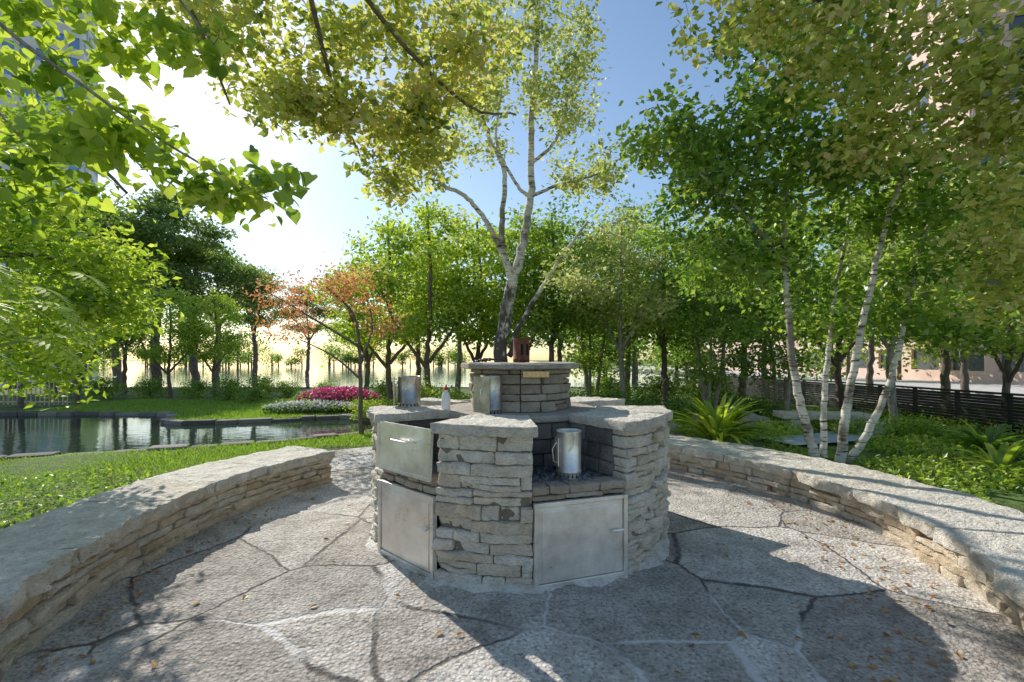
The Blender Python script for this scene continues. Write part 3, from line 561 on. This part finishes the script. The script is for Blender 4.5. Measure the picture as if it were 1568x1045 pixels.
mb.obj('distant_trees',[B_dark,L_green])
# ------------------------------------------------------------ grass, ground cover, flowers
def blades(name,N,cond,x,y,hh,mat,zf=lambda a,b:0*a):
    X=rng.uniform(*x,N);Y=rng.uniform(*y,N); k=cond(X,Y); X=X[k];Y=Y[k]; N=len(X); Z=zf(X,Y)-.02
    a=rng.uniform(0,6.28,N); w=.004+.0025*np.hypot(X,Y)/4; h=hh*rng.uniform(.5,1.3,N); l=rng.normal(0,.4,(N,2))*h[:,None]
    V=np.stack([np.column_stack([X-w*np.cos(a),Y-w*np.sin(a),Z]),np.column_stack([X+w*np.cos(a),Y+w*np.sin(a),Z]),np.column_stack([X+l[:,0],Y+l[:,1],Z+h])],1)
    mb=MB(); mb.add(V,np.arange(N*3).reshape(N,3),0,rng.random(N)); return mb.obj(name,[mat])
blades('grass',90000,lambda X,Y:(~inpoly(X,Y,pc))&(np.hypot(X-.9,Y-3.9)>4.15)&(X<-1.5)&~((X>-3.3)&(Y<7.9)&(Y>5.4)),(-9,-1.5),(1.5,11),.05,L_grass)
blades('grass',60000,lambda X,Y:(~inpoly(X,Y,pc)),(-14,-3),(11,17),.07,L_grass)
mb=MB(); N=60000; X=rng.uniform(1.5,10,N);Y=rng.uniform(2.0,12,N); k=(np.hypot(X-.2,Y-3.9)>3.85)&~((np.abs(Y-8.3-(X-6.2)*.75)<.55)&(X>4.2)&(X<8.6)); X=X[k];Y=Y[k]
den=np.array([noise.noise(Vector((a*.9,b*.9,0))) for a,b in zip(X,Y)]); k=den>-.2; X=X[k];Y=Y[k];den=den[k]
leaves(mb,np.column_stack([X,Y,gh(X,Y)+rng.uniform(0,1,len(X))**1.3*(.08+.2*np.clip(den+.2,0,1))]),.075,0,.5,tilt=.6,base=.42+den*.5); mb.obj('ground_cover',[L_bright])
mb=MB(); N=9000; X=rng.uniform(-8.5,-3,N);Y=rng.uniform(3,7.4,N); k=(np.hypot(X-.9,Y-3.9)>4.3)&(~inpoly(X,Y,pc))&(np.hypot(X+4.9,Y-3.8)<2.); leaves(mb,np.column_stack([X,Y,rng.uniform(0,.14,N)])[k],.06,0,.55); mb.obj('ground_cover',[L_green])
mb=MB(); 
def bed(mb,x0,x1,y0,y1,z0,z1,N,mat,s):
    c=np.array([(x0+x1)/2,(y0+y1)/2]); h=np.array([(x1-x0)/2,(y1-y0)/2]); r=np.sqrt(rng.random(N)); a=rng.uniform(0,6.28,N); q=np.column_stack([r*np.cos(a),r*np.sin(a)])
    top=z0+(z1-z0)*(1-r**3); leaves(mb,np.column_stack([c+q*h,top*rng.uniform(.75,1.05,N)+.02*rng.normal(0,1,N)]),s,mat,.9,tilt=.8,droop=0)
bed(mb,-7.0,-4.1,12.35,13.3,.12,.26,7000,0,.06); bed(mb,-6.6,-4.0,12.9,14.6,.3,.52,8000,0,.07)
bed(mb,-7.0,-4.1,12.35,13.2,.16,.32,2000,2,.055); bed(mb,-6.5,-4.0,12.9,14.5,.34,.62,3600,1,.07)
mb.obj('flower_bed',[L_green,L_mag,L_wht])
def lily(name,x,y,z,n,L0,seed,mat):
    R=np.random.default_rng(seed); mb=MB()
    for k in range(n):
        az=R.uniform(0,6.28); L=L0*R.uniform(.6,1.1); t=np.linspace(0,1,9); el=R.uniform(.6,1.4); d=np.array([math.cos(az),math.sin(az)])
        r_=L*(np.cos(el)*.8*t+.28*t**2); zz=L*(np.sin(el)*t*1.25-.62*t**2*(1.4-el*.55)); w=.042*np.sin(np.pi*np.clip(t*.9+.1,0,1))**.7+.001; s_=np.array([-d[1],d[0]])
        c=np.column_stack([x+d[0]*(.05+r_),y+d[1]*(.05+r_),z+np.maximum(zz,0.02)])
        Lf=c+np.column_stack([s_[0]*w,s_[1]*w,w*.5]);Rt=c-np.column_stack([s_[0]*w,s_[1]*w,-w*.5]); V=np.stack([Lf,c,Rt],1).reshape(-1,3)
        i=np.arange(8)*3; mb.add(V,np.vstack([np.stack([i,i+1,i+4,i+3],-1),np.stack([i+1,i+2,i+5,i+4],-1)]),0,R.random(),True)
    return mb.obj(name,[mat])
lily('lily_plant',3.25,7.2,.12,120,1.0,4,L_bright); lily('lily_plant',7.1,6.8,.1,40,.6,5,L_green); lily('lily_plant',6.0,5.6,.1,30,.5,6,L_bright)
be=empty('stone_bench'); mb=MB(); lp=linepath((5.25,8.8),(6.85,8.6),1)
stone(mb,lp,0,1.6,.34,.46,.5,.02,0,3.,.02,.07,topamp=.01)
for s_ in (.15,1.1): stone(mb,lp,s_,s_+.35,.05,.336,.4,.02,0,s_*9,.03,.08,out=-.05)
mb.obj('bench_stones',[M_cap],be)
def boulder(x,y,z,sx,sy,sz,seed):
    import bmesh
    bm=bmesh.new(); bmesh.ops.create_icosphere(bm,subdivisions=4,radius=1)
    for v in bm.verts:
        n=noise.noise(v.co*1.3+Vector((seed,0,0)))*.35+noise.noise(v.co*4+Vector((seed,3,0)))*.1; v.co*=1+n; v.co=Vector((v.co.x*sx,v.co.y*sy,v.co.z*sz))
    me=bpy.data.meshes.new('boulder'); bm.to_mesh(me); bm.free(); me.materials.append(M_grayslab); me.polygons.foreach_set('use_smooth',[True]*len(me.polygons))
    o=bpy.data.objects.new('boulder',me); o.location=(x,y,z); scene.collection.objects.link(o)
boulder(4.75,9.1,.2,.4,.3,.22,1); boulder(3.9,9.3,.2,.3,.25,.2,4); boulder(2.7,8.0,.2,.25,.2,.18,8)
# ------------------------------------------------------------ fence, road, buildings
mb=MB(); 
for k in range(17):
    y=6.5+k*1.0; mb.box((9.3,y,.45),(.03,.03,.38))
for z_ in np.linspace(.12,.78,12): mb.box((9.27,14.5,z_),(.012,8.1,.026))
mb.box((9.27,14.5,.85),(.05,8.1,.02)); mb.obj('slatted_metal_fence',[M_black])
M_road=simple('asphalt',(.12,.12,.12),.9,0,20,.3,.3); M_conc=simple('concrete',(.6,.58,.54),.85,0,3,.25,.2)
sheet('road',[(12.5,-20),(20,-20),(20,120),(12.5,120)],.012,M_road)
mb=MB(); mb.box((12.35,50,.06),(.15,70,.07)); mb.box((20.15,50,.06),(.15,70,.07)); mb.obj('kerb',[M_conc])
sheet('pavement',[(20.3,-20),(30,-20),(30,120),(20.3,120)],.016,M_conc)
M_glassB=simple('blue_glass',(.20,.32,.52),.12,.3); M_glassD=simple('dark_glass',(.10,.12,.15),.12,.2)
M_wc=simple('pale_wall',(.75,.73,.69),.8,0,.4,.15); M_pink=simple('pink_brick',(.78,.55,.46),.85,0,.6,.2)
def building(name,cx,cy,w,d,H,nf,nb,mw,mg,rot=0,band=.45):
    root=empty(name); ca,sa=math.cos(rot),math.sin(rot); A=np.array([[ca,sa,0],[-sa,ca,0],[0,0,1]]); c=np.array([cx,cy,0])
    mb=MB(); mb.box(c+[0,0,H/2],(w/2,d/2,H/2),0,A); mb.obj('window_glass',[mg],root)
    mb=MB(); fh=H/nf
    for k in range(nf+1): mb.box(c+[0,0,k*fh],(w/2+.25,d/2+.25,fh*band/2),0,A)
    for k in range(nb+1):
        u=-w/2+w*k/nb
        for s_ in (-1,1): mb.box(c+np.array([u,s_*(d/2+.04),H/2])@A,(w/nb*.14,.16,H/2),0,A)
    m_=max(2,int(nb*d/w))
    for k in range(m_+1):
        u=-d/2+d*k/m_
        for s_ in (-1,1): mb.box(c+np.array([s_*(w/2+.04),u,H/2])@A,(.16,w/nb*.14,H/2),0,A)
    mb.obj('facade_frame',[mw],root)
    mb=MB(); mb.box(c+[0,0,H+fh*band/2+.25],(w/2+.5,d/2+.5,.24),0,A); mb.box(c+[0,0,H+2],(w/5,d/5,1.6),0,A); mb.obj('roof',[M_conc],root)
building('glass_tower',-78,76,11,12,95,28,6,M_wc,M_glassB,.6)
building('apartment_tower',56,50,20,16,70,22,8,M_pink,M_glassD,-.2)
building('low_office_building',33,42,6,70,6,2,2,M_pink,M_glassD,0,.5)
mb=MB()
for k in range(30): mb.box((-19+k*.15,15,.4),(.012,.012,.4),0)
for z_ in (.1,.78): mb.box((-16.8,14.97,z_),(2.3,.015,.02),0)
mb.obj('metal_railing',[M_steeld])
# ------------------------------------------------------------ light
EL=33*D2; AZ=-37.9*D2
S=Vector((math.sin(AZ)*math.cos(EL),math.cos(AZ)*math.cos(EL),math.sin(EL)))
sun=bpy.data.lights.new('sun','SUN'); sun.energy=5; sun.angle=.5*D2; sun.color=(1,.96,.89)
so=bpy.data.objects.new('sun',sun); so.rotation_euler=S.to_track_quat('Z','Y').to_euler(); so.location=S*30; scene.collection.objects.link(so)
w=bpy.data.worlds.new('World'); scene.world=w; w.use_nodes=True; nt=w.node_tree; sk=nt.nodes.new('ShaderNodeTexSky'); sk.sky_type='NISHITA'; sk.sun_disc=False
sk.sun_elevation=EL; sk.sun_rotation=AZ; sk.air_density=1.3; sk.dust_density=.5; sk.ozone_density=3.
nt.links.new(sk.outputs[0],nt.nodes['Background'].inputs[0]); nt.nodes['Background'].inputs[1].default_value=.15
cam=bpy.data.cameras.new('camera'); cam.lens=16; cam.sensor_width=36; cam.shift_y=28/1568; cam.clip_start=.05; cam.clip_end=1500
co=bpy.data.objects.new('camera',cam); co.location=(0,0,1.5); co.rotation_euler=(math.pi/2,0,0); scene.collection.objects.link(co); scene.camera=co
scene.view_settings.view_transform='Standard'; scene.view_settings.look='None'; scene.view_settings.exposure=0
